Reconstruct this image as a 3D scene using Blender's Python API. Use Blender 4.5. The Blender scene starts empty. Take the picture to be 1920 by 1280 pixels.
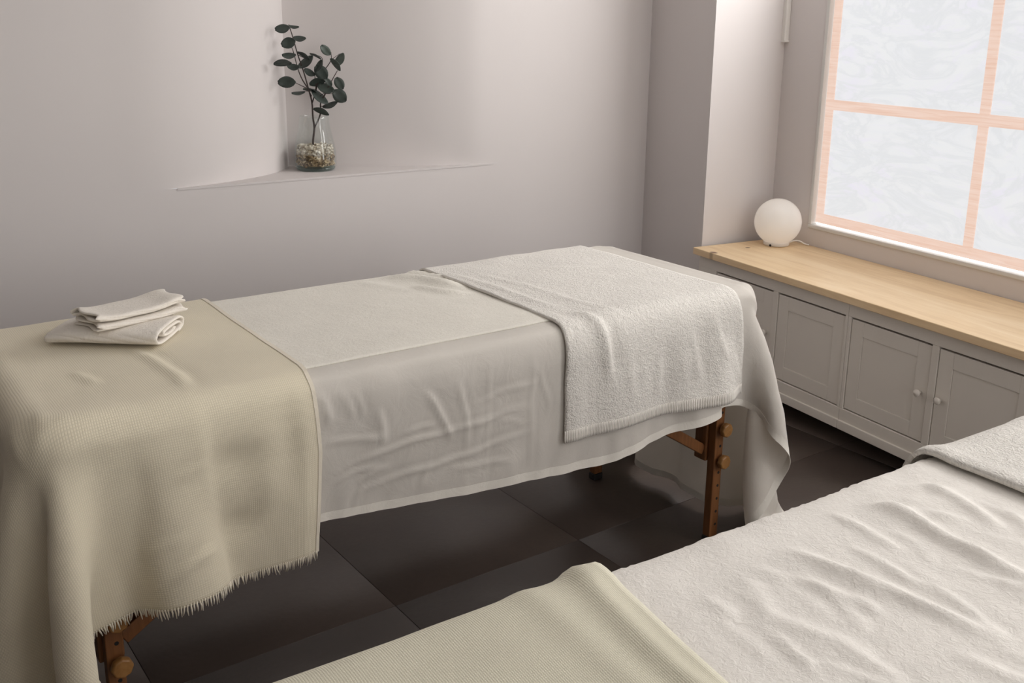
import bpy, bmesh, math, random
import numpy as np
from mathutils import Vector, Matrix

rnd = random.Random(7)
scene = bpy.context.scene
COL = scene.collection

# ------------------------------------------------------------------ camera, world, light, exposure
EYE = 1.434
cam_data = bpy.data.cameras.new('camera')
cam = bpy.data.objects.new('camera', cam_data)
COL.objects.link(cam)
cam_data.sensor_width = 36.0
cam_data.lens = 1888.01 / 1920 * 36.0
cam_data.shift_x = -12.37 / 1920
cam_data.shift_y = -101.42 / 1920
cam_data.clip_start = 0.02
cam.matrix_world = Matrix(((0.8092210, 0.1370447, -0.5712969, 0.0),
                           (-0.5873397, 0.2117322, -0.7811540, 0.0),
                           (0.0139090, 0.9676715, 0.2518299, EYE),
                           (0, 0, 0, 1)))
scene.camera = cam

world = bpy.data.worlds.new('world')
scene.world = world
world.use_nodes = True
world.node_tree.nodes['Background'].inputs[0].default_value = (0.86, 0.90, 1.0, 1)
world.node_tree.nodes['Background'].inputs[1].default_value = 1.0

scene.view_settings.view_transform = 'Standard'
scene.view_settings.look = 'None'
scene.view_settings.gamma = 1.0
scene.view_settings.use_curve_mapping = False
scene.view_settings.exposure = 0.28
scene.cycles.max_bounces = 10
scene.cycles.diffuse_bounces = 6
scene.cycles.transparent_max_bounces = 16
scene.cycles.caustics_reflective = False
scene.cycles.caustics_refractive = False
scene.cycles.sample_clamp_indirect = 4.0

# the window wall is not square to the back wall: u runs out through the window, v along that wall
DL = math.radians(7.9428)
CU, SU = math.cos(DL), math.sin(DL)
def W(u, v, z=0.0):
    return Vector((u * CU + v * SU, -u * SU + v * CU, z))

def area_light(name, loc, rot_matrix, sx, sy, power, color):
    d = bpy.data.lights.new(name, 'AREA')
    d.shape = 'RECTANGLE'; d.size = sx; d.size_y = sy; d.energy = power; d.color = color
    o = bpy.data.objects.new(name, d); COL.objects.link(o)
    o.matrix_world = Matrix.Translation(loc) @ rot_matrix
    return o
def aim(direction, up=Vector((0, 0, 1))):
    z = -Vector(direction).normalized(); x = up.cross(z).normalized(); y = z.cross(x)
    return Matrix((x, y, z)).transposed().to_4x4()
# added, unseen fill lights; the frosted panes alone are too dim for the room
UPPER_POWER, REAR_POWER, SIDE_POWER = 18.5, 8.0, 29.0
area_light('fill_light_upper', W(3.035, 2.33, 2.02), aim(W(-1, 0, 0)), 1.40, 0.70, UPPER_POWER, (1.0, 0.985, 0.97))
area_light('fill_light_rear', Vector((0.95, -2.55, 1.30)), aim((0, 1, 0)), 2.4, 1.8, REAR_POWER, (1.0, 0.975, 0.95))
area_light('fill_light_side', W(3.035, -0.20, 1.5), aim(W(-1, 0, 0)), 1.40, 1.70, SIDE_POWER, (1.0, 0.985, 0.97))

# ------------------------------------------------------------------ materials
def lin(r, g, b):
    f = lambda c: ((c / 255 + 0.055) / 1.055) ** 2.4 if c > 10 else c / 255 / 12.92
    return (f(r), f(g), f(b), 1.0)

class NT:
    def __init__(s, name):
        s.m = bpy.data.materials.new(name); s.m.use_nodes = True
        s.t = s.m.node_tree; s.b = s.t.nodes['Principled BSDF']; s.out = s.t.nodes['Material Output']
    def n(s, typ, **kw):
        nd = s.t.nodes.new(typ)
        for k, v in kw.items():
            if k.startswith('i_'):
                key = k[2:].replace('_', ' ')
                nd.inputs[key].default_value = v
            else:
                setattr(nd, k, v)
        return nd
    def l(s, a, b): s.t.links.new(a, b)
    def ramp(s, fac, stops):
        r = s.n('ShaderNodeValToRGB'); e = r.color_ramp.elements
        e[0].position, e[0].color = stops[0]; e[1].position, e[1].color = stops[-1]
        for p, c in stops[1:-1]:
            x = e.new(p); x.color = c
        s.l(fac, r.inputs[0]); return r.outputs[0]
    def coord(s, kind='Object', scale=(1, 1, 1), rot=(0, 0, 0)):
        c = s.n('ShaderNodeTexCoord'); m = s.n('ShaderNodeMapping')
        m.inputs['Scale'].default_value = scale; m.inputs['Rotation'].default_value = rot
        s.l(c.outputs[kind], m.inputs[0]); return m.outputs[0]
    def noise(s, vec, scale, detail=3, rough=0.5, dist=0.0):
        x = s.n('ShaderNodeTexNoise'); x.inputs['Scale'].default_value = scale
        x.inputs['Detail'].default_value = detail; x.inputs['Roughness'].default_value = rough
        x.inputs['Distortion'].default_value = dist
        s.l(vec, x.inputs['Vector']); return x.outputs[0]
    def math(s, op, a, b=None):
        x = s.n('ShaderNodeMath', operation=op)
        for i, v in enumerate((a, b)):
            if v is None: continue
            if isinstance(v, (int, float)): x.inputs[i].default_value = v
            else: s.l(v, x.inputs[i])
        return x.outputs[0]
    def bump(s, h, dist, strength=1.0, prev=None):
        b = s.n('ShaderNodeBump'); b.inputs['Distance'].default_value = dist; b.inputs['Strength'].default_value = strength
        s.l(h, b.inputs['Height'])
        if prev is not None: s.l(prev, b.inputs['Normal'])
        return b.outputs[0]
    def set(s, **kw):
        for k, v in kw.items():
            s.b.inputs[k.replace('_', ' ')].default_value = v

MATS = {}
def plain(name, col, rough=0.6, metal=0.0, var=0.04, scale=8.0, bump=0.0, bscale=60.0):
    m = NT(name); c = m.coord()
    f = m.noise(c, scale, 4)
    lo = tuple(x * (1 - var) for x in col[:3]) + (1,); hi = tuple(min(1, x * (1 + var)) for x in col[:3]) + (1,)
    m.l(m.ramp(f, [(0.3, lo), (0.7, hi)]), m.b.inputs['Base Color'])
    m.set(Roughness=rough, Metallic=metal)
    if bump: m.l(m.bump(m.noise(c, bscale, 3), bump), m.b.inputs['Normal'])
    MATS[name] = m.m
    return m.m

WALLC = (0.66, 0.622, 0.612, 1)
plain('wall_plaster', WALLC, 0.75, var=0.012, scale=1.5, bump=0.0004, bscale=14)
plain('wall_bounce_dark', (0.22, 0.19, 0.17, 1), 0.8, var=0.02)  # dark tone invented for the unseen left wall to cut bounced light
plain('ceiling_paint', (0.8, 0.79, 0.78, 1), 0.8, var=0.01)
plain('frame_white', (0.66, 0.65, 0.63, 1), 0.45, var=0.02)
plain('cabinet_paint', lin(220, 214, 206), 0.42, var=0.02, scale=3)
plain('gap_dark', (0.012, 0.011, 0.011, 1), 0.8)
plain('white_plastic', (0.8, 0.78, 0.75, 1), 0.35, var=0.01)
plain('rubber_black', (0.015, 0.015, 0.015, 1), 0.6)
plain('vinyl_cream', (0.55, 0.5, 0.42, 1), 0.5)
plain('grout', (0.05, 0.045, 0.042, 1), 0.9)

def mat_tile():
    m = NT('floor_tile_dark'); c = m.coord('Object')
    oi = m.n('ShaderNodeObjectInfo')
    add = m.n('ShaderNodeVectorMath', operation='ADD')
    m.l(c, add.inputs[0]); m.l(oi.outputs['Location'], add.inputs[1])
    f = m.noise(add.outputs[0], 2.2, 6, 0.62, 0.4)
    g = m.noise(add.outputs[0], 60, 3)
    mx = m.math('ADD', m.math('MULTIPLY', f, 0.8), m.math('MULTIPLY', g, 0.2))
    m.l(m.ramp(mx, [(0.3, (0.060, 0.045, 0.038, 1)), (0.7, (0.088, 0.066, 0.056, 1))]), m.b.inputs['Base Color'])
    m.set(Roughness=0.38)
    m.b.inputs['Specular IOR Level'].default_value = 0.5
    m.l(m.bump(g, 0.0008, 0.5), m.b.inputs['Normal'])
    MATS['floor_tile_dark'] = m.m
mat_tile()

def mat_cloth(name, col, kind, var=0.05, sheen=0.15, transl=0.0, pitch=0.0042):
    m = NT(name); c = m.coord('UV')
    big = m.noise(c, 7, 4)
    if kind == 'terry':
        a = m.noise(c, 75, 4, 0.65, 0.6); b = m.noise(c, 260, 2, 0.6)
        h = m.math('ADD', m.math('MULTIPLY', a, 0.7), m.math('MULTIPLY', b, 0.4))
        nrm = m.bump(h, 0.012, 0.75)
        f = m.math('ADD', m.math('MULTIPLY', h, 0.7), m.math('MULTIPLY', big, 0.3))
    elif kind == 'fleece':
        a = m.noise(c, 120, 4, 0.7, 0.8); b = m.noise(c, 24, 3, 0.6, 0.5)
        h = m.math('ADD', m.math('MULTIPLY', a, 0.5), m.math('MULTIPLY', b, 0.5))
        nrm = m.bump(h, 0.006, 0.6)
        f = m.math('ADD', m.math('MULTIPLY', h, 0.6), m.math('MULTIPLY', big, 0.4))
    elif kind == 'waffle':
        sx = m.n('ShaderNodeSeparateXYZ'); m.l(c, sx.inputs[0])
        wob = m.math('MULTIPLY', m.noise(c, 18, 2), 2.0)
        px = m.math('ABSOLUTE', m.math('SINE', m.math('ADD', m.math('MULTIPLY', sx.outputs[0], math.pi / pitch), wob)))
        py = m.math('ABSOLUTE', m.math('SINE', m.math('ADD', m.math('MULTIPLY', sx.outputs[1], math.pi / pitch), wob)))
        w = m.math('MULTIPLY', px, py)
        h = m.math('ADD', w, m.math('MULTIPLY', m.noise(c, 300, 2), 0.5))
        nrm = m.bump(h, 0.0007, 0.5)
        f = m.math('ADD', m.math('MULTIPLY', w, 0.4), m.math('MULTIPLY', big, 0.6))
    else:  # plain weave cotton
        a = m.noise(c, 500, 2); b = m.noise(c, 18, 4, 0.55, 1.2)
        h = m.math('ADD', m.math('MULTIPLY', a, 0.1), m.math('MULTIPLY', b, 0.9))
        nrm = m.bump(h, 0.0045, 0.5)
        f = m.math('ADD', m.math('MULTIPLY', a, 0.3), m.math('MULTIPLY', big, 0.7))
    lo = tuple(x * (1 - var) for x in col[:3]) + (1,); hi = tuple(min(1, x * (1 + var)) for x in col[:3]) + (1,)
    cl = m.ramp(f, [(0.3, lo), (0.7, hi)])
    m.l(cl, m.b.inputs['Base Color']); m.l(nrm, m.b.inputs['Normal'])
    m.set(Roughness=0.9)
    m.b.inputs['Specular IOR Level'].default_value = 0.15
    m.b.inputs['Sheen Weight'].default_value = sheen
    if transl > 0:
        t = m.n('ShaderNodeBsdfTranslucent'); m.l(cl, t.inputs[0])
        mx = m.n('ShaderNodeMixShader'); mx.inputs[0].default_value = transl
        m.l(m.b.outputs[0], mx.inputs[1]); m.l(t.outputs[0], mx.inputs[2]); m.l(mx.outputs[0], m.out.inputs[0])
    MATS[name] = m.m
mat_cloth('sheet_cotton', (0.82, 0.785, 0.735, 1), 'cotton', 0.03, 0.05, 0.34)
mat_cloth('hem_cotton', (0.80, 0.765, 0.70, 1), 'cotton', 0.02, 0.05)
mat_cloth('cover_terry', (0.76, 0.73, 0.66, 1), 'fleece', 0.05)
mat_cloth('towel_terry', (0.80, 0.77, 0.72, 1), 'terry', 0.08)
mat_cloth('bed_fleece', (0.85, 0.815, 0.765, 1), 'fleece', 0.06)
mat_cloth('blanket_waffle', (0.735, 0.67, 0.525, 1), 'waffle', 0.07)
mat_cloth('blanket_pale', (0.69, 0.655, 0.525, 1), 'waffle', 0.05, pitch=0.0030)
mat_cloth('fringe_cotton', (0.74, 0.68, 0.57, 1), 'cotton', 0.05)
mat_cloth('face_towel', (0.80, 0.75, 0.68, 1), 'fleece', 0.05)

def mat_wood(name, c0, c1, c2, grain=(1.5, 22, 22), rough=0.45, knots=()):
    m = NT(name); c = m.coord('Object', grain)
    f = m.noise(c, 1.6, 6, 0.6, 1.4)
    g = m.noise(m.coord('Object', tuple(x * 4 for x in grain)), 3, 3)
    mx = m.math('ADD', m.math('MULTIPLY', f, 0.8), m.math('MULTIPLY', g, 0.2))
    colr = m.ramp(mx, [(0.3, c0), (0.5, c1), (0.72, c2)])
    for (kx, ky, sx, sy) in knots:
        tc = m.n('ShaderNodeTexCoord'); mp = m.n('ShaderNodeMapping', vector_type='TEXTURE')
        mp.inputs['Location'].default_value = (kx, ky, 0); mp.inputs['Scale'].default_value = (sx, sy, 50)
        m.l(tc.outputs['Object'], mp.inputs[0])
        ln = m.n('ShaderNodeVectorMath', operation='LENGTH'); m.l(mp.outputs[0], ln.inputs[0])
        fac = m.ramp(ln.outputs['Value'], [(0.5, (1, 1, 1, 1)), (1.0, (0, 0, 0, 1))])
        mix = m.n('ShaderNodeMix', data_type='RGBA'); m.l(fac, mix.inputs['Factor'])
        m.l(colr, mix.inputs['A']); mix.inputs['B'].default_value = (0.16, 0.085, 0.045, 1)
        colr = mix.outputs['Result']
    m.l(colr, m.b.inputs['Base Color'])
    m.set(Roughness=rough)
    m.l(m.bump(mx, 0.001, 0.4), m.b.inputs['Normal'])
    MATS[name] = m.m
mat_wood('pine_top', lin(214, 182, 140), lin(230, 202, 162), lin(240, 217, 182), (9, 0.9, 9), 0.42,
         knots=((0.202, 1.216, 0.014, 0.011), (0.012, 1.20, 0.016, 0.022)))
mat_wood('beech_leg', lin(102, 64, 35), lin(122, 79, 45), lin(138, 93, 56), (30, 30, 2.0), 0.4)
mat_wood('beech_knob', lin(132, 92, 48), lin(150, 107, 60), lin(166, 122, 72), (14, 14, 14), 0.4)

def mat_film():
    m = NT('frosted_film'); c = m.coord('Object', (1, 1.0, 2.4), (0.35, 0, 0))
    f = m.noise(c, 2.2, 6, 0.62, 2.2)
    vein = m.math('ABSOLUTE', m.math('SUBTRACT', m.noise(c, 3.0, 5, 0.6, 1.5), 0.5))
    v2 = m.math('MINIMUM', m.math('MULTIPLY', vein, 14.0), 1.0)
    col = m.ramp(f, [(0.32, (0.77, 0.785, 0.82, 1)), (0.5, (0.80, 0.81, 0.82, 1)), (0.68, (0.785, 0.77, 0.85, 1))])
    mixc = m.n('ShaderNodeMix', data_type='RGBA'); m.l(v2, mixc.inputs['Factor'])
    mixc.inputs['A'].default_value = (0.735, 0.75, 0.77, 1); m.l(col, mixc.inputs['B'])
    e = m.n('ShaderNodeEmission'); m.l(mixc.outputs['Result'], e.inputs[0]); e.inputs[1].default_value = 0.80
    m.set(Roughness=0.5); m.b.inputs['Base Color'].default_value = (0.1, 0.1, 0.1, 1)
    a = m.n('ShaderNodeAddShader'); m.l(e.outputs[0], a.inputs[0]); m.l(m.b.outputs[0], a.inputs[1])
    m.l(a.outputs[0], m.out.inputs[0]); MATS['frosted_film'] = m.m
mat_film()
def mat_tape():
    m = NT('wood_print_tape'); c = m.coord('Object', (1, 2.0, 60))
    f = m.noise(c, 2.0, 5, 0.6, 0.8)
    col = m.ramp(f, [(0.3, lin(226, 188, 168)), (0.5, lin(234, 204, 188)), (0.72, lin(240, 216, 204))])
    e = m.n('ShaderNodeEmission'); m.l(col, e.inputs[0]); e.inputs[1].default_value = 0.77  # glow stands in for daylight shining through the tape
    m.b.inputs['Base Color'].default_value = (0.16, 0.13, 0.11, 1); m.set(Roughness=0.6)
    a = m.n('ShaderNodeAddShader'); m.l(e.outputs[0], a.inputs[0]); m.l(m.b.outputs[0], a.inputs[1])
    m.l(a.outputs[0], m.out.inputs[0]); MATS['wood_print_tape'] = m.m
mat_tape()
def mat_clear():
    m = NT('glowing_pane'); c = m.coord('Object')
    e = m.n('ShaderNodeEmission'); m.l(m.ramp(m.noise(c, 1, 2), [(0.3, (1, 0.965, 0.93, 1)), (0.7, (1, 0.985, 0.96, 1))]), e.inputs[0])
    e.inputs[1].default_value = 2.2  # even glow, for the bare slit and the added fill panes
    m.l(e.outputs[0], m.out.inputs[0]); MATS['glowing_pane'] = m.m
mat_clear()
def mat_glass(name, tint, f0, base):
    m = NT(name)
    t = m.n('ShaderNodeBsdfTransparent'); t.inputs[0].default_value = tint
    g = m.n('ShaderNodeBsdfGlossy'); g.inputs['Roughness'].default_value = 0.05
    g.inputs['Color'].default_value = (0.95, 0.97, 0.97, 1)
    lw = m.n('ShaderNodeLayerWeight'); lw.inputs[0].default_value = f0
    nz = m.noise(m.coord(), 3, 1)
    fac = m.math('ADD', m.math('MULTIPLY', lw.outputs['Facing'], base), m.math('MULTIPLY', nz, 0.03))
    mx = m.n('ShaderNodeMixShader'); m.l(fac, mx.inputs[0]); m.l(t.outputs[0], mx.inputs[1]); m.l(g.outputs[0], mx.inputs[2])
    m.l(mx.outputs[0], m.out.inputs[0]); MATS[name] = m.m
mat_glass('vase_glass', (0.972, 0.982, 0.978, 1), 0.25, 0.30)
mat_glass('vase_base_glass', (0.62, 0.72, 0.70, 1), 0.4, 0.35)
def mat_opal():
    m = NT('opal_glass'); c = m.coord()
    m.l(m.ramp(m.noise(c, 4, 2), [(0.3, (0.93, 0.91, 0.88, 1)), (0.7, (0.95, 0.93, 0.90, 1))]), m.b.inputs['Base Color'])
    m.set(Roughness=0.18)
    t = m.n('ShaderNodeBsdfTranslucent'); t.inputs[0].default_value = (0.97, 0.95, 0.92, 1)
    mx = m.n('ShaderNodeMixShader'); mx.inputs[0].default_value = 0.45
    m.b.inputs['Emission Color'].default_value = (1, 0.95, 0.9, 1); m.b.inputs['Emission Strength'].default_value = 0.10  # faint glow added to lift the brightness of the globe
    m.l(m.b.outputs[0], mx.inputs[1]); m.l(t.outputs[0], mx.inputs[2]); m.l(mx.outputs[0], m.out.inputs[0]); MATS['opal_glass'] = m.m
mat_opal()
def mat_leaf(name, c0, c1):
    m = NT(name); c = m.coord()
    m.l(m.ramp(m.noise(c, 40, 3), [(0.3, c0), (0.7, c1)]), m.b.inputs['Base Color'])
    m.set(Roughness=0.5)
    MATS[name] = m.m
mat_leaf('leaf_dark', (0.038, 0.050, 0.044, 1), (0.058, 0.076, 0.066, 1))
mat_leaf('leaf_pale', (0.075, 0.10, 0.085, 1), (0.11, 0.14, 0.12, 1))
mat_leaf('stem_brown', (0.03, 0.02, 0.018, 1), (0.055, 0.035, 0.03, 1))
def mat_pebble(name, stops):
    m = NT(name); c = m.coord()
    v = m.n('ShaderNodeTexVoronoi'); v.inputs['Scale'].default_value = 110; m.l(c, v.inputs['Vector'])
    sp = m.n('ShaderNodeSeparateColor'); m.l(v.outputs['Color'], sp.inputs[0])
    m.l(m.ramp(sp.outputs[0], stops), m.b.inputs['Base Color']); m.set(Roughness=0.55); MATS[name] = m.m
mat_pebble('pebble_white', [(0.1, lin(150, 135, 112)), (0.5, lin(212, 203, 186)), (0.9, lin(232, 226, 214))])
mat_pebble('pebble_brown', [(0.1, lin(84, 66, 46)), (0.5, lin(140, 118, 84)), (0.9, lin(196, 178, 146))])

# ------------------------------------------------------------------ mesh helpers
def link_mesh(name, verts, faces, mat, parent=None, smooth=False, uvs=None):
    me = bpy.data.meshes.new(name)
    me.from_pydata([tuple(v) for v in verts], [], faces)
    if mat: me.materials.append(MATS[mat])
    if smooth: me.shade_smooth()
    if uvs is not None:
        uvl = me.uv_layers.new(name='uv')
        idx = np.empty(len(me.loops), dtype=np.int32); me.loops.foreach_get('vertex_index', idx)
        uvl.data.foreach_set('uv', np.asarray(uvs, dtype=np.float32)[idx].ravel())
    me.update()
    o = bpy.data.objects.new(name, me); COL.objects.link(o)
    if parent: o.parent = parent
    return o

class MB:
    def __init__(s): s.v = []; s.f = []
    def _add(s, vs, fs):
        b = len(s.v); s.v += [Vector(v) for v in vs]; s.f += [tuple(i + b for i in f) for f in fs]; return s
    def box(s, a, b):
        (x0, y0, z0), (x1, y1, z1) = a, b
        return s._add([(x0,y0,z0),(x1,y0,z0),(x1,y1,z0),(x0,y1,z0),(x0,y0,z1),(x1,y0,z1),(x1,y1,z1),(x0,y1,z1)],
                      [(0,3,2,1),(4,5,6,7),(0,1,5,4),(1,2,6,5),(2,3,7,6),(3,0,4,7)])
    def bar(s, p, q, w, h, side=Vector((0, 1, 0))):
        p, q = Vector(p), Vector(q); d = (q - p).normalized(); s1 = side.normalized(); s2 = d.cross(s1).normalized()
        vs = []
        for e in (p, q):
            for a, b in ((-1,-1),(1,-1),(1,1),(-1,1)): vs.append(e + s1 * a * w / 2 + s2 * b * h / 2)
        return s._add(vs, [(0,3,2,1),(4,5,6,7),(0,1,5,4),(1,2,6,5),(2,3,7,6),(3,0,4,7)])
    def prism(s, poly, z0, z1):
        n = len(poly)
        return s._add([(x, y, z0) for x, y in poly] + [(x, y, z1) for x, y in poly],
                      [tuple(range(n - 1, -1, -1)), tuple(range(n, 2 * n))] + [(i, (i + 1) % n, n + (i + 1) % n, n + i) for i in range(n)])
    def lathe(s, prof, n=48, c=(0, 0, 0), caps=True):
        vs = []; fs = []
        for r, z in prof:
            for k in range(n):
                a = 2 * math.pi * k / n; vs.append((c[0] + r * math.cos(a), c[1] + r * math.sin(a), c[2] + z))
        for i in range(len(prof) - 1):
            for k in range(n):
                k2 = (k + 1) % n; fs.append((i * n + k, i * n + k2, (i + 1) * n + k2, (i + 1) * n + k))
        if caps:
            if prof[0][0] > 1e-6: fs.append(tuple(range(n - 1, -1, -1)))
            if prof[-1][0] > 1e-6: fs.append(tuple((len(prof) - 1) * n + k for k in range(n)))
        return s._add(vs, fs)
    def tube(s, pts, radii, n=8):
        pts = [Vector(p) for p in pts]
        if isinstance(radii, (int, float)): radii = [radii] * len(pts)
        vs = []; fs = []; prev = None
        for i, p in enumerate(pts):
            d = (pts[min(i + 1, len(pts) - 1)] - pts[max(i - 1, 0)]).normalized()
            if prev is None:
                a = Vector((0, 0, 1)) if abs(d.z) < 0.9 else Vector((1, 0, 0)); s1 = d.cross(a).normalized()
            else: s1 = (prev - d * prev.dot(d)).normalized()
            prev = s1; s2 = d.cross(s1)
            for k in range(n):
                t = 2 * math.pi * k / n; vs.append(p + (s1 * math.cos(t) + s2 * math.sin(t)) * radii[i])
        for i in range(len(pts) - 1):
            for k in range(n):
                k2 = (k + 1) % n; fs.append((i * n + k, i * n + k2, (i + 1) * n + k2, (i + 1) * n + k))
        fs.append(tuple(range(n - 1, -1, -1))); fs.append(tuple((len(pts) - 1) * n + k for k in range(n)))
        return s._add(vs, fs)
    def cyl(s, p, q, r, n=16): return s.tube([p, q], r, n)
    def build(s, name, mat, parent=None, bevel=0.0, smooth=False, segs=2):
        o = link_mesh(name, s.v, s.f, mat, parent, smooth)
        if bevel:
            b = o.modifiers.new('bevel', 'BEVEL'); b.width = bevel; b.segments = segs; b.limit_method = 'ANGLE'
            o.data.shade_smooth()
            w = o.modifiers.new('normals', 'WEIGHTED_NORMAL'); w.keep_sharp = True
        return o

def tag(o, label=None, cat=None, group=None, kind=None):
    if label: o['label'] = label
    if cat: o['category'] = cat
    if group: o['group'] = group
    if kind: o['kind'] = kind
    return o
def empty(name, loc=(0, 0, 0), rz=0.0):
    o = bpy.data.objects.new(name, None); COL.objects.link(o)
    o.location = loc; o.rotation_euler = (0, 0, rz); o.empty_display_size = 0.1
    return o
def copy_tree(o, parent=None):
    c = o.copy(); COL.objects.link(c); c.parent = parent
    for ch in list(o.children): copy_tree(ch, c)
    return c
def spline(pts, n):
    pts = [np.array(p, float) for p in pts]; out = []
    P = [2 * pts[0] - pts[1]] + pts + [2 * pts[-1] - pts[-2]]
    for i in range(1, len(P) - 2):
        for k in range(n):
            t = k / n
            out.append(0.5 * ((2 * P[i]) + (-P[i-1] + P[i+1]) * t + (2*P[i-1] - 5*P[i] + 4*P[i+1] - P[i+2]) * t*t + (-P[i-1] + 3*P[i] - 3*P[i+1] + P[i+2]) * t**3))
    out.append(pts[-1]); return out

# ------------------------------------------------------------------ the room
CEIL = 2.70
X_LEFT, Y_REAR, Y_BACK = -3.2, -2.6, 3.289
U_COL, V_COL = 2.610, 3.254          # corner of the wall beside the window recess
U_WIN, V_REC = 3.029, 3.312          # inner wall of the recess
floor = link_mesh('floor', [(-3.3, -2.7, -0.006), (4.2, -2.7, -0.006), (4.2, 3.8, -0.006), (-3.3, 3.8, -0.006)], [(0, 1, 2, 3)], 'grout')
tag(floor, 'dark anthracite stone tile floor', kind='structure')
tile_me = None
for i in range(-9, 5):
    for j in range(-8, 3):
        x0, y0 = 1.700 + 0.6 * i, 2.015 + 0.6 * j
        if tile_me is None:
            t = MB().box((0, 0, -0.008), (0.5988, 0.5988, 0.0)).build('tile', 'floor_tile_dark', floor, bevel=0.0008, segs=1)
            tile_me = t.data
        else:
            t = bpy.data.objects.new('tile', tile_me); COL.objects.link(t); t.parent = floor
            b = t.modifiers.new('bevel', 'BEVEL'); b.width = 0.0008; b.segments = 1
        t.location = (x0 + 0.0006, y0 + 0.0006, 0.0)

# back wall with the corner niche cut into it above a ledge
SHELF = 0.903
x_corner = 3.0945
left = spline([(0.80, Y_BACK - 0.0), (0.997, 3.2895), (1.17, 3.322), (1.341, 3.396), (1.43, 3.460), (1.496, 3.528), (1.543, 3.602)], 8)
right = spline([(1.543, 3.602), (1.686, 3.515), (1.852, 3.420), (2.0, 3.350), (2.10, 3.315), (2.19, 3.2935), (2.30, Y_BACK)], 8)
prof = [(X_LEFT, Y_BACK)] + [tuple(p) for p in left] + [tuple(p) for p in right[1:]] + [(x_corner, Y_BACK)]
n = len(prof); vs = []; fs = []
for (x, y) in prof: vs.append((x, y, SHELF))
for (x, y) in prof: vs.append((x, y, CEIL))
ic = len(left)
for i in range(n - 1): fs.append((i, i + 1, n + i + 1, n + i))
for (x, y) in prof: vs.append((x, Y_BACK, SHELF))
for (x, y) in prof: vs.append((x, Y_BACK, 0.0))
for i in range(n - 1): fs.append((3 * n + i, 3 * n + i + 1, 2 * n + i + 1, 2 * n + i))
wall_back = link_mesh('wall_back', vs, fs, 'wall_plaster', smooth=True)
me = wall_back.data
bm = bmesh.new(); bm.from_mesh(me); bmesh.ops.remove_doubles(bm, verts=bm.verts, dist=1e-5)
for e in bm.edges:
    a, b = e.verts[0].co, e.verts[1].co
    if abs(a.x - 1.543) < 1e-3 and abs(b.x - 1.543) < 1e-3: e.smooth = False
bm.to_mesh(me); bm.free()
tag(wall_back, 'pale plaster back wall with a niche curving into it', kind='structure')
sv = [(x, y, SHELF) for (x, y) in prof[1:-1]] ; fr = [(sv[-1][0], Y_BACK - 0.0005, SHELF), (sv[0][0], Y_BACK - 0.0005, SHELF)]
ledge_top = [(x, y) for (x, y) in prof[1:-1] if y > Y_BACK + 0.0006]
m_ = MB(); k_ = len(ledge_top)
vs = [(x, Y_BACK - 0.002, SHELF + 0.001) for x, y in ledge_top] + [(x, y + 0.004, SHELF + 0.001) for x, y in ledge_top]
fs = [(i, i + 1, k_ + i + 1, k_ + i) for i in range(k_ - 1)]
vs += [(x, Y_BACK - 0.002, SHELF - 0.006) for x, y in ledge_top]
fs += [(2 * k_ + i, 2 * k_ + i + 1, i + 1, i) for i in range(k_ - 1)]
ledge = link_mesh('ledge', vs, fs, 'wall_plaster', wall_back)

def wall_uv(name, segs, mat='wall_plaster'):
    """vertical wall faces; segs = list of ((u0,v0),(u1,v1),z0,z1)"""
    vs = []; fs = []
    for (a, b, z0, z1) in segs:
        k = len(vs); pa, pb = W(*a), W(*b)
        vs += [(pa.x, pa.y, z0), (pb.x, pb.y, z0), (pb.x, pb.y, z1), (pa.x, pa.y, z1)]; fs.append((k, k + 1, k + 2, k + 3))
    o = link_mesh(name, vs, fs, mat); tag(o, kind='structure'); return o
pc = (2.610, 3.6875)
wall_uv('wall_right', [(pc, (U_COL, V_COL), 0, CEIL), ((U_COL, V_COL), (U_WIN, V_REC), 0, CEIL),
                       ((U_WIN, -1.5), (U_COL, -1.5), 0, CEIL), ((U_COL, -1.5), (U_COL, -3.2), 0, CEIL)])
def opening(name, v0, v1, z0, z1, va, vb):
    return [((U_WIN, va), (U_WIN, v1), 0, CEIL), ((U_WIN, v0), (U_WIN, vb), 0, CEIL),
            ((U_WIN, v1), (U_WIN, v0), 0, z0), ((U_WIN, v1), (U_WIN, v0), z1, CEIL)]
WV0, WV1, WZ0, WZ1 = 1.56, 3.082, 0.632, 2.42
wall_uv('wall_window', opening('a', WV0, WV1, WZ0, WZ1, V_REC, 1.48) + opening('b', -0.95, 0.55, WZ0, WZ1, 1.48, -1.5))
link_mesh('wall_left', [(X_LEFT, Y_REAR, 0), (X_LEFT, Y_BACK, 0), (X_LEFT, Y_BACK, CEIL), (X_LEFT, Y_REAR, CEIL)], [(0, 1, 2, 3)], 'wall_bounce_dark')['kind'] = 'structure'
link_mesh('wall_rear', [(X_LEFT, Y_REAR, 0), (4.0, Y_REAR, 0), (4.0, Y_REAR, CEIL), (X_LEFT, Y_REAR, CEIL)], [(0, 1, 2, 3)], 'wall_plaster')['kind'] = 'structure'
link_mesh('ceiling', [(X_LEFT - .1, Y_REAR, CEIL), (4.2, Y_REAR, CEIL), (4.2, 3.8, CEIL), (X_LEFT - .1, 3.8, CEIL)], [(3, 2, 1, 0)], 'ceiling_paint')['kind'] = 'structure'

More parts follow.
